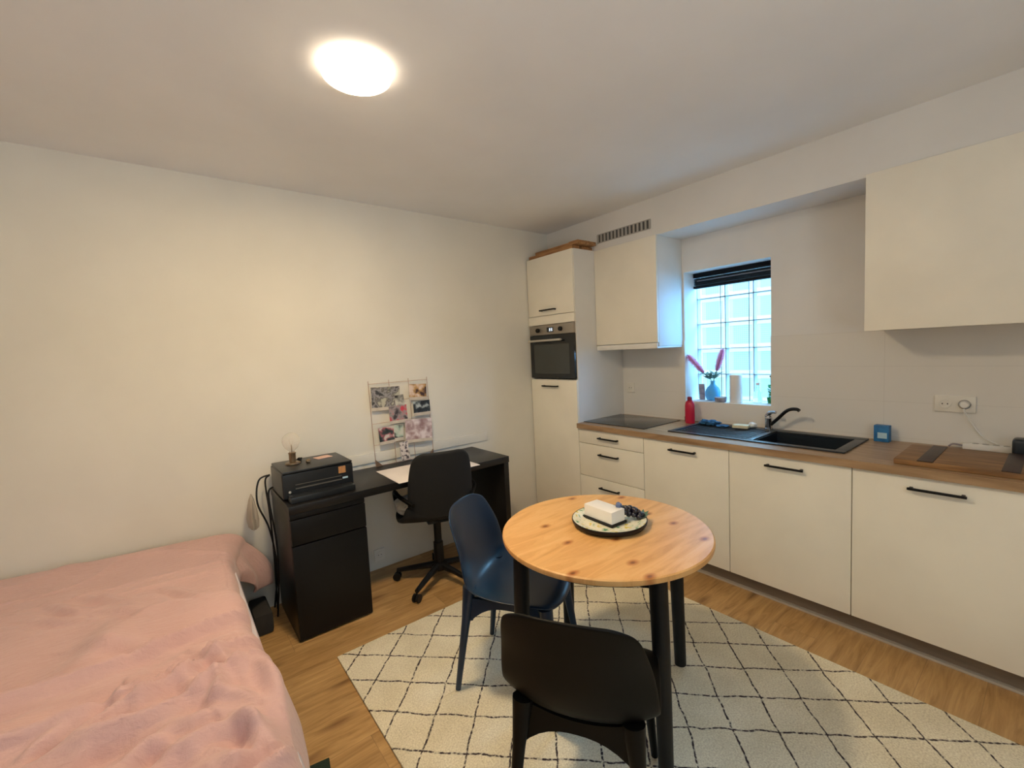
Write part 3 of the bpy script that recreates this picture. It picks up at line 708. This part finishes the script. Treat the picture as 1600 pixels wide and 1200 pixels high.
# wire photo board on the desk against the wall
pb = thing('photo_board', 'thin wire frame leaning on the wall at the back of the desk', 'photo frame', (-1.875, -.050, DZ + .0005), 0)
tilt = -math.atan2(.038, .60)
pb.rotation_euler = (tilt, 0, 0)
bm = newbm()
W2, H = .225, .60
for x in (-W2, -.075, .075, W2): tube(bm, [(x, 0, .003), (x, 0, H)], .0018, 6)
for z in (.004, .15, .30, .45, H - .02): tube(bm, [(-W2, 0, z), (W2, 0, z)], .0015, 6)
obj('wire_grid', bm, GOLD, pb)
for s in (-1, 1):
    bm = newbm(); vs = [bm.verts.new(q) for q in ((s * W2, -.004, .0), (s * (W2 - .05), -.004, .0), (s * W2, -.004, .05), (s * W2, .004, .0), (s * (W2 - .05), .004, .0), (s * W2, .004, .05))]
    for f_ in ((0, 1, 2), (3, 5, 4), (0, 3, 4, 1), (1, 4, 5, 2), (2, 5, 3, 0)): bm.faces.new([vs[i] for i in f_])
    obj('corner_bracket', bm, BRKT, pb, smooth=False)
def PX_(px, py):   # pixel of the poster crop -> position on the wall plane (board coords)
    u = (px - 575) / (670 - 575); v = (722 - py) / (722 - 592)
    return -W2 + u * 2 * W2, v * H - .06 * u + .03 * (u)
photos = [  # x0,x1,z0,z1, rot, material colours, label
    (577, 622, 602, 631, 2, [(.05, .05, .05), (.35, .33, .33), (.12, .11, .10), (.5, .48, .38)], 'grey group photo clipped at the top corner of the wire frame nearest the bulb lamp'),
    (613, 628, 614, 631, -4, [(.03, .03, .03), (.6, .58, .5)], 'small black and white photo overlapping the grey group photo'),
    (637, 667, 598, 618, 3, [(.05, .02, .02), (.55, .32, .12), (.75, .6, .5)], 'warm orange and brown photo at the top of the wire frame'),
    (642, 671, 625, 643, 0, [(.01, .012, .015), (.02, .03, .04), (.45, .5, .5)], 'dark night photo on the wire frame below the warm orange photo'),
    (602, 631, 631, 653, -1, [(.05, .04, .05), (.35, .30, .30), (.60, .06, .09)], 'photo with red lower half in the middle of the wire frame'),
    (583, 607, 663, 684, -2, [(.02, .03, .03), (.05, .06, .06), (.40, .12, .14), (.6, .55, .5)], 'dark photo with red figure low on the wire frame'),
    (607, 622, 661, 681, 2, [(.04, .04, .04), (.45, .55, .45), (.6, .6, .52)], 'small pale green photo beside the dark red-figured photo'),
    (625, 671, 655, 685, 3, [(.32, .20, .20), (.50, .38, .38), (.75, .66, .66)], 'large mauve and pink group photo on the wire frame'),
    (614, 628, 688, 717, -5, [(.06, .04, .05), (.70, .62, .58), (.74, .66, .60)], 'narrow hanging photo strip at the bottom of the wire frame')]
Mt = Matrix.Translation(pb.location) @ Matrix.Rotation(tilt, 4, 'X')
for i, (x0, x1, y0, y1, ro, cols, lab) in enumerate(photos):
    xa, zb = PX_(x0, y0); xb_, za = PX_(x1, y1)
    cx, cz = (xa + xb_) / 2, (za + zb) / 2; w, h = (xb_ - xa) / 2, (zb - za) / 2
    border = .004
    t = thing('photo_print', lab, 'photo', (0, 0, 0), 0, 'photos clipped to the wire frame')
    loc = Mt @ Vector((cx, -.0045 - .0012 * (i % 3) - (.002 if i == 8 else 0), cz)); t.location = loc; t.rotation_euler = (tilt, R(ro), 0)
    boxo('paper', (-w, w, -.0003, .0003, -h - .018 * (i not in (1, 8)), h), photo_mat('photo_paper', [(.55, .48, .40), (.62, .55, .46)], 20), t, bev=0)
    boxo('image', (-w + border * .3, w - border * .3, -.0006, -.0003, -h + border, h - border * .5), photo_mat('photo_image', cols, 17 if i < 8 else 40, i), t, bev=0)

# ------------------------------------------------------------------ office chair
oc = thing('office_chair', 'black swivel office chair with five-star base pushed up to the desk', 'office chair', (-1.855, -.43, 0), R(74))
# local: +x forward
def shell_surface(rows, nx=9, curl=None):
    """rows: (x, z, halfwidth, side_up, side_fwd)"""
    bm = newbm(); grid = []
    for (x, z, w, su, sf) in rows:
        r = []
        for k in range(nx):
            v = -1 + 2 * k / (nx - 1); a = abs(v)
            r.append(bm.verts.new((x + sf * a ** 2.4, w * v, z + su * a ** 2.6)))
        grid.append(r)
    for a, b in zip(grid, grid[1:]):
        for k in range(nx - 1): bm.faces.new((a[k], a[k + 1], b[k + 1], b[k]))
    return bm
def shell(name, rows, m, parent, thick=.012):
    o = obj(name, shell_surface(rows), m, parent, ang=0)
    s = o.modifiers.new('solid', 'SOLIDIFY'); s.thickness = thick; s.offset = 0
    b = o.modifiers.new('sub', 'SUBSURF'); b.levels = 2; b.render_levels = 2
    return o
shell('seat', [(.22, .455, .12, .01, -.03), (.21, .462, .19, .02, -.03), (.14, .465, .25, .005, 0), (.02, .46, .265, .0, 0), (-.08, .46, .265, .005, 0), (-.16, .475, .235, .04, .02), (-.20, .52, .215, .08, .05)], CHAIRF, oc, .035)
shell('backrest', [(-.185, .49, .19, 0, .05), (-.205, .56, .205, 0, .06), (-.225, .64, .208, 0, .06), (-.245, .74, .203, 0, .055), (-.262, .84, .19, 0, .05), (-.272, .90, .172, 0, .035), (-.276, .925, .12, 0, .02)], CHAIRF, oc, .03)
for s in (-1, 1):
    bm = newbm(); tube(bm, smooth_pts([(-.21, s * .18, .60), (-.10, s * .245, .635), (.04, s * .255, .63), (.10, s * .25, .58), (.08, s * .235, .50), (.02, s * .21, .47)], 5), .013, 10); obj('armrest', bm, BLKP, oc)
bm = newbm(); lathe(bm, [(.05, .43), (.055, .42), (.03, .40), (.025, .38), (.025, .26), (.032, .258), (.032, .11)], n=20); obj('gas_column', bm, BLK, oc)
bm = newbm(); box(bm, -.11, .11, -.08, .08, .425, .445, bev=.006); obj('mechanism', bm, BLK, oc)
bm = newbm(); lathe(bm, [(.05, .075), (.055, .09), (.05, .115), (.03, .12)], n=20); obj('hub', bm, BLK, oc)
A0 = R(-74)
for a_deg in (212, 284, 356, 68, 140):
    a = R(a_deg) + A0
    c, s = math.cos(a), math.sin(a)
    bm = newbm(); tube(bm, [(c * .03, s * .03, .10), (c * .15, s * .15, .088), (c * .29, s * .29, .068)], [.024, .019, .014], 10); leg = obj('leg', bm, BLK, oc)
    bm = newbm()
    for q in (-1, 1):
        M_ = Matrix.Translation((c * .292 - s * .014 * q, s * .292 + c * .014 * q, .026)) @ Matrix.Rotation(a, 4, 'Z') @ Matrix.Rotation(PI / 2, 4, 'X')
        bmesh.ops.create_cone(bm, cap_ends=True, segments=18, radius1=.0255, radius2=.0255, depth=.014, matrix=M_)
    tube(bm, [(c * .29, s * .29, .03), (c * .29, s * .29, .07)], .006, 8)
    obj('caster', bm, BLK, leg)
cu = lump('seat_cushion', CREAM, (-1.855 - .005, -.43 + .02, .474), (.16, .275, .075), 4, .14, 4, R(74)); tag(cu, 'cream fleecy seat cushion lying on the black office chair', 'cushion')

# ------------------------------------------------------------------ dining chairs
def dining_chair(label, m, loc, rz):
    t = thing('dining_chair', label, 'chair', loc, rz, 'plastic dining chairs at the round table')
    shell('shell', [(.225, .418, .13, .0, -.03), (.222, .435, .185, .004, -.03), (.17, .447, .212, .012, -.01), (.06, .440, .222, .022, 0), (-.05, .434, .230, .035, .0),
                    (-.14, .438, .232, .05, .01), (-.195, .462, .232, .05, .03), (-.228, .53, .230, .045, .055), (-.248, .63, .218, .02, .06), (-.268, .71, .206, 0, .05), (-.284, .775, .192, -.012, .042), (-.292, .803, .170, -.018, .034), (-.295, .810, .12, -.006, .02)], m, t, .010)
    bm = newbm()
    # under-seat frame: aprons with arched lower edges between the legs
    def apron(p, q, ztop, lift=0):
        n = 12; rows = []
        p, q = Vector(p), Vector(q); nrm = (q - p).cross(Vector((0, 0, 1))).normalized() * .008
        for k in range(n + 1):
            u = k / n; c_ = p.lerp(q, u); zb = .405 - .075 * abs(2 * u - 1) ** 2.5; zt_ = ztop + lift * abs(2 * u - 1) ** 2
            rows.append([bm.verts.new(c_ + nrm * sg + Vector((0, 0, z_))) for sg, z_ in ((-1, zb), (1, zb), (1, zt_), (-1, zt_))])
        for a_, b_ in zip(rows, rows[1:]):
            for k in range(4): bm.faces.new((a_[k], a_[(k + 1) % 4], b_[(k + 1) % 4], b_[k]))
        bm.faces.new(rows[0]); bm.faces.new(rows[-1][::-1])
    C4 = [(.165, .165, 0), (.165, -.165, 0), (-.175, -.17, 0), (-.175, .17, 0)]
    apron(C4[0], C4[1], .437); apron(C4[1], C4[2], .437); apron(C4[2], C4[3], .445, .035); apron(C4[3], C4[0], .437)
    obj('seat_frame', bm, m, t)
    for sx, sy in ((1, 1), (1, -1), (-1, 1), (-1, -1)):
        bm = newbm()
        top = ((.165 if sx > 0 else -.178) , .160 * sy, .432 if sx > 0 else .480); fx = .225 if sx > 0 else -.245
        foot = (fx, (.185 if sx > 0 else .20) * sy, .0160)
        pts = [Vector(top).lerp(Vector(foot), q) for q in (0, .12, .3, .6, 1)]
        tube(bm, pts, [.032, .027, .020, .016, .012], 12); obj('leg', bm, m, t)
    return t
dining_chair('dark navy blue plastic chair with its back towards the desk', BLUP, (-1.99, -1.475, 0), math.atan2(-.85, .53))
dining_chair('black plastic dining chair seen from behind, nearest the camera', BLKP, (-2.205, -2.085, 0), R(31))

# ------------------------------------------------------------------ round table
TX, TY, TR, TH = -1.797, -1.822, .430, .745
tb = thing('round_table', 'round pine dining table with black legs on the rug', 'table', (TX, TY, 0))
bm = newbm(); lathe(bm, [(TR - .012, TH - .026), (TR - .002, TH - .022), (TR, TH - .012), (TR - .001, TH - .004), (TR - .006, TH)], n=96); obj('tabletop', bm, PINE, tb, ang=25)
bm = newbm(); lathe(bm, [(TR - .02, TH - .034), (TR - .016, TH - .0265)], n=96); obj('underside_rim', bm, BLK, tb)
bm = newbm()
AW = .245
for s in (-1, 1):
    box(bm, -AW, AW, s * AW - .010, s * AW + .010, .655, TH - .034); box(bm, s * AW - .010, s * AW + .010, -AW, AW, .655, TH - .034)
ap = obj('apron', bm, BLK, tb, rot=(0, 0, R(-64 + 0)))
for a_deg, r in ((-17, .392), (-111.5, .398), (162, .40), (71.5, .372)):
    a = R(a_deg); c, s = math.cos(a), math.sin(a)
    bm = newbm()
    tube(bm, [((r - .022) * c, (r - .022) * s, TH - .034), ((r - .014) * c, (r - .014) * s, .5), (r * c, r * s, .0140)], [.032, .031, .026], 16)
    obj('leg', bm, BLK, tb)
# plate, butter dish, ornament
PXc, PYc = -1.752, -1.815
pl = thing('serving_plate', 'round dark-sided plate with painted cream rim on the pine table', 'plate', (PXc, PYc, TH + .0005))
bm = newbm(); lathe(bm, [(.10, .0), (.135, .001), (.150, .006), (.157, .016), (.1585, .024), (.157, .0285)], n=56, cap=False)
obj('underside', bm, BLK, pl, ang=0)
bm = newbm(); lathe(bm, [(.157, .0285), (.152, .029), (.135, .024), (.115, .012), (.10, .009), (.004, .009)], n=56, cap=False); obj('face', bm, PLATEM, pl, ang=0)
bm = newbm(); lathe(bm, [(.085, .0), (.086, .003)], n=40); obj('foot_ring', bm, BLK, pl)
bm = newbm(); lathe(bm, [(.1575, .0275), (.1585, .0285), (.1575, .0295), (.155, .0292)], n=56, cap=False); obj('rim_line', bm, BLK, pl)
bd = thing('butter_dish', 'white rectangular lidded box standing on the painted plate', 'box', (PXc + .004, PYc + .030, TH + .0100), R(-93))
boxo('tray', (-.086, .086, -.048, .048, 0, .010), BLK, bd, bev=.003)
boxo('cover', (-.080, .080, -.041, .041, .0103, .062), IVORY, bd, bev=.003)
og = thing('grape_bunch', 'small dark bunch with bluish berries beside the white box on the plate', 'ornament', (PXc + .078, PYc - .060, TH + .0102), R(40))
bm = newbm()
random.seed(3)
for i in range(26):
    t_ = i / 25; p = Vector((.012 - .01 * t_ + random.uniform(-.013, .013), .055 - .10 * t_ + random.uniform(-.008, .008), .014 + .05 * (1 - abs(t_ - .35)) * random.random()))
    bmesh.ops.create_icosphere(bm, subdivisions=2, radius=.0115 + .003 * random.random(), matrix=Matrix.Translation(p))
obj('berries', bm, DKORN, og, ang=0)
bm = newbm()
for i in range(5):
    p = Vector((.0 + random.uniform(-.012, .012), .055 + random.uniform(-.012, .012), .062 + random.uniform(0, .01)))
    bmesh.ops.create_icosphere(bm, subdivisions=2, radius=.010, matrix=Matrix.Translation(p))
obj('blue_berries', bm, BLORN, og, ang=0)
bm = newbm()
for i in range(9):
    a = i * .9 - .9; out = Vector((math.cos(a), math.sin(a) * .6 - .3, .35)); b0 = Vector((.012, -.04, .015)); wv = Vector((-math.sin(a), math.cos(a), 0)) * .012
    bm.faces.new([bm.verts.new(q) for q in (b0, b0 + out * .02 + wv, b0 + out * .045, b0 + out * .02 - wv)])
obj('leaf', bm, GREENL, og, ang=0)

# ------------------------------------------------------------------ bed
bed = thing('bed', 'low bed along the wall, mostly hidden by a pink duvet', 'bed', (0, 0, 0))
BX = -2.998; BL = -4.42; BYa_, BYb_ = -2.12, -.05
boxo('bed_base', (BL + .02, BX - .02, BYa_ + .02, BYb_ - .02, .11, .30), BEDM, bed, bev=.01)
boxo('mattress', (BL, BX, BYa_, BYb_, .302, .50), SHEETM, bed, bev=.04)
for sx, sy in ((BL + .08, BYa_ + .08), (BX - .08, BYa_ + .08), (BL + .08, BYb_ - .08), (BX - .08, BYb_ - .08)):
    boxo('leg', (sx - .03, sx + .03, sy - .03, sy + .03, 0, .11), BLK, bed)

def lerp_tab(tab, t):
    for (a, va), (b, vb) in zip(tab, tab[1:]):
        if t <= b:
            u = (t - a) / (b - a); u = max(0, min(1, u)); u = u * u * (3 - 2 * u)
            return va + (vb - va) * u
    return tab[-1][1]
# y -> how far out the overhang bulges, and how low it hangs
OUT = [(-2.3, .065), (-1.8, .065), (-1.55, .075), (-1.35, .05), (-1.15, .0), (-.6, .0), (-.45, .03), (-.28, .12), (-.12, .20), (-.0, .18)]
LOW = [(-2.3, .22), (-1.6, .22), (-1.38, .33), (-1.22, .47), (-1.05, .50), (-.60, .49), (-.42, .40), (-.25, .24), (-.08, .20), (0, .26)]
CREASES = [[(-3.644, -0.582), (-3.585, -0.696), (-3.503, -0.792)], [(-3.543, -0.591), (-3.468, -0.693), (-3.39, -0.798)], [(-3.48, -0.774), (-3.385, -0.882), (-3.332, -0.969)], [(-3.282, -0.721), (-3.225, -0.845), (-3.159, -0.973)], [(-3.675, -0.706), (-3.584, -0.79), (-3.503, -0.847)], [(-3.516, -1.058), (-3.369, -1.185), (-3.257, -1.321)], [(-3.368, -1.381), (-3.383, -1.432), (-3.385, -1.528)], [(-3.357, -1.402), (-3.339, -1.492), (-3.349, -1.55)], [(-3.258, -1.434), (-3.214, -1.53), (-3.179, -1.634)], [(-3.185, -1.464), (-3.159, -1.558), (-3.178, -1.606), (-3.082, -1.68)], [(-3.31, -1.695), (-3.259, -1.665), (-3.215, -1.683), (-3.172, -1.67), (-3.078, -1.724)], [(-3.451, -1.64), (-3.402, -1.614), (-3.33, -1.603)], [(-3.537, -1.541), (-3.498, -1.514), (-3.454, -1.493)], [(-3.235, -1.745), (-3.173, -1.742), (-3.11, -1.776), (-3.076, -1.869)], [(-3.059, -1.514), (-3.045, -1.614), (-3.029, -1.717)], [(-3.339, -1.738), (-3.302, -1.694), (-3.26, -1.707)], [(-3.184, -1.843), (-3.144, -1.871), (-3.083, -1.855)], [(-3.284, -1.77), (-3.244, -1.761), (-3.202, -1.782)], [(-3.151, -1.708), (-3.114, -1.768), (-3.11, -1.80)], [(-3.202, -1.344), (-3.15, -1.432), (-3.105, -1.56)]]
def crease(x, y):
    h = 0
    for k, pl_ in enumerate(CREASES):
        big = .8 if k in (6, 7, 10) else (1.1 if k > 7 else .6)
        wd_ = .020 + .006 * (k % 3)
        best = 9; side = 0; end = 1
        if min(abs(x - q[0]) + abs(y - q[1]) for q in pl_) > .35: continue
        n_ = len(pl_) - 1
        for i_, ((ax, ay), (bx, by)) in enumerate(zip(pl_, pl_[1:])):
            dx, dy = bx - ax, by - ay; t_ = ((x - ax) * dx + (y - ay) * dy) / (dx * dx + dy * dy)
            tc_ = max(0, min(1, t_)); px, py = ax + dx * tc_, ay + dy * tc_
            d_ = math.hypot(x - px, y - py)
            if d_ < best: best = d_; side = dx * (y - ay) - dy * (x - ax); g_ = (i_ + tc_) / n_; end = math.sin(PI * min(1, max(0, .08 + .84 * g_)))
        sd = 1 if side > 0 else -1
        if best < .12: h += big * end * (.026 * math.exp(-((best * sd - .018) / wd_) ** 2) - .020 * math.exp(-((best * sd + .014) / wd_) ** 2))
    return h
def fold(x, y):
    v = Vector((x, y, 0))
    w = Vector((noise.noise(v * 2.1 + Vector((4, 1, 0))), noise.noise(v * 2.1 + Vector((9, 3, 2))), 0)) * .35
    p = v + w
    # soft creases fanning out from the near corner, long ones across the top
    r1 = 1 - abs(noise.noise(Vector((p.x * .9 + p.y * .35, p.y * 3.4 - p.x * 1.3, 1)) * 1.5)) * 2.2
    r2 = 1 - abs(noise.noise(Vector((p.x * 1.0 - p.y * .4, p.y * 3.6 + p.x * .6, 5)) * 1.3)) * 2.4
    near = max(0, min(1, (-.72 - y) / .45)); near = near * near * (3 - 2 * near)
    ridge = lambda q: max(0, q) ** 3
    h = .018 * noise.noise(v * 1.7) + .048 * ridge(r1) * near + .011 * ridge(r2) * (1 - .5 * near)
    h += near * .022 * noise.noise(p * 6) + .003 * noise.noise(p * 8)
    return h + crease(x, y)
bm = newbm(); NI, NJ = 250, 290; grid = []
for j in range(NJ + 1):
    y = -.03 + (-2.16 + .03) * j / NJ
    out = lerp_tab(OUT, y); low = lerp_tab(LOW, y); row = []
    top = .575 + .02 * noise.noise(Vector((y * 1.3, 3, 0)))
    xe = -3.062 - .02 * max(0, min(1, (-1.0 - y) / .3)) + .015 * noise.noise(Vector((y * 4, 8, 0)))
    nt_ = 200
    # cushiony fall towards wall edge and near end
    yw = min(1, (-.03 - y) / .12); endf = math.sin(PI / 2 * max(0, min(1, yw)))
    for i in range(NI + 1):
        if i <= nt_:
            x = BL - .03 + (xe - BL + .03) * i / nt_; z = top; nx, nzn = 0, 1
            xx = x; sl = 0
            z += .045 * max(0, min(1, (-3.0 - x) / 1.0)) * 1.0
            z -= .05 * (1 - endf)
            z += fold(xx, y)
            # round the edge
            row.append(bm.verts.new((xx, y, z)))
        else:
            q = (i - nt_) / (NI - nt_)
            ang = min(1, q / .35) * PI / 2
            rr = .045 + out * .45
            z0 = top - .05 * (1 - endf)
            f0 = fold(xe + rr * math.sin(ang), y)
            if q <= .35:
                x = xe + rr * math.sin(ang); z = z0 - .075 * (1 - math.cos(ang)) + f0
            else:
                u = (q - .35) / .65
                x = xe + rr + (out * .65) * math.sin(u * PI * .62) - .012 * u
                z = (z0 - .075) + (low - (z0 - .075)) * u + f0 * (1 - u)
                k = math.sin(y * 34 + 3 * noise.noise(Vector((y * 3, u, 0)))) * .012 * u + .025 * noise.noise(Vector((y * 8, z * 5, 7))) * u
                x += (abs(k) if y < -.8 else k) * (1.0 if out > .05 else .3)
            row.append(bm.verts.new((x, y, z)))
    grid.append(row)
for a, b in zip(grid, grid[1:]):
    for i in range(NI): bm.faces.new((a[i], a[i + 1], b[i + 1], b[i]))
dv = obj('duvet', bm, DUVET, ang=0)
o = boxo('shade_block', (-2.93, -2.835, -.30, -.06, 0, .12), BEDM, bev=.02); tag(o, 'low dark block added for the shade and cables on the floor between bed and desk, under the drooping duvet corner', 'box')  # added dark block, stands in for shade and cables under the duvet corner
s = dv.modifiers.new('s', 'SOLIDIFY'); s.thickness = .012; s.offset = -1
tag(dv, 'rumpled dusty pink duvet spread over the bed and drooping off its side', 'duvet')

# ------------------------------------------------------------------ light
wd = bpy.data.worlds.new('daylight'); sc.world = wd; wd.use_nodes = True
wn = wd.node_tree; bg = wn.nodes['Background']
bg.inputs['Color'].default_value = (.62, .90, 1.0, 1); bg.inputs['Strength'].default_value = 1.0
def area(name, loc, rot, sx, sy, energy, col, portal=False):
    l = bpy.data.lights.new(name, 'AREA'); l.shape = 'RECTANGLE'; l.size = sx; l.size_y = sy; l.energy = energy; l.color = col
    o = bpy.data.objects.new(name, l); COL.objects.link(o); o.location = loc; o.rotation_euler = rot
    if portal: l.cycles.is_portal = True
    return o
# daylight falling through the glass blocks and through the window behind the camera
def aimed(name, loc, target, size, energy, col):
    o = area(name, loc, (0, 0, 0), size, size, energy, col)
    o.rotation_euler = (Vector(target) - Vector(loc)).to_track_quat('-Z', 'Y').to_euler(); return o
aimed('daylight_outside_blocks', (1.15, -2.75, 1.9), (.1, -1.45, 1.5), 1.3, 170, (.17, .48, 1.0))
aimed('daylight_sky_outside', (1.35, -1.30, 2.85), (.1, -1.48, 1.6), 1.1, 150, (.36, .64, 1.0))
area('daylight_rear_window', ((BX0 + BX1) / 2, YB - .3, (BZ0 + BZ1) / 2 - .1), (R(90), 0, 0), 1.9, 1.4, 9, (.80, .90, 1.0))
# added fill light aimed up through the same window to brighten the ceiling
area('ground_bounce_fill', ((BX0 + BX1) / 2, YB - 1.1, .1), (R(125), 0, 0), 2.6, 1.4, 200, (.93, .97, 1.0))

# ------------------------------------------------------------------ camera
cam = bpy.data.cameras.new('camera'); co = bpy.data.objects.new('camera', cam); COL.objects.link(co); sc.camera = co
cam.sensor_fit = 'HORIZONTAL'; cam.sensor_width = 36; cam.lens = 36 * 685.02 / 1600; cam.clip_start = .05
ya, pi_, ro = R(-38.1739), R(-4.2594), R(-2.786)
fw = Vector((-math.sin(ya) * math.cos(pi_), math.cos(ya) * math.cos(pi_), math.sin(pi_)))
rt = Vector((math.cos(ya), math.sin(ya), 0)); up = rt.cross(fw)
r2 = rt * math.cos(ro) + up * math.sin(ro); u2 = -rt * math.sin(ro) + up * math.cos(ro)
co.matrix_world = Matrix(((r2.x, u2.x, -fw.x, -3.1944), (r2.y, u2.y, -fw.y, -3.0195), (r2.z, u2.z, -fw.z, 1.5072), (0, 0, 0, 1)))

sc.view_settings.view_transform = 'Standard'; sc.view_settings.look = 'None'
sc.view_settings.gamma = 1; sc.view_settings.use_curve_mapping = False
sc.view_settings.exposure = 0.42
sc.cycles.use_denoising = True; sc.cycles.max_bounces = 8; sc.cycles.diffuse_bounces = 5; sc.cycles.sample_clamp_indirect = 6
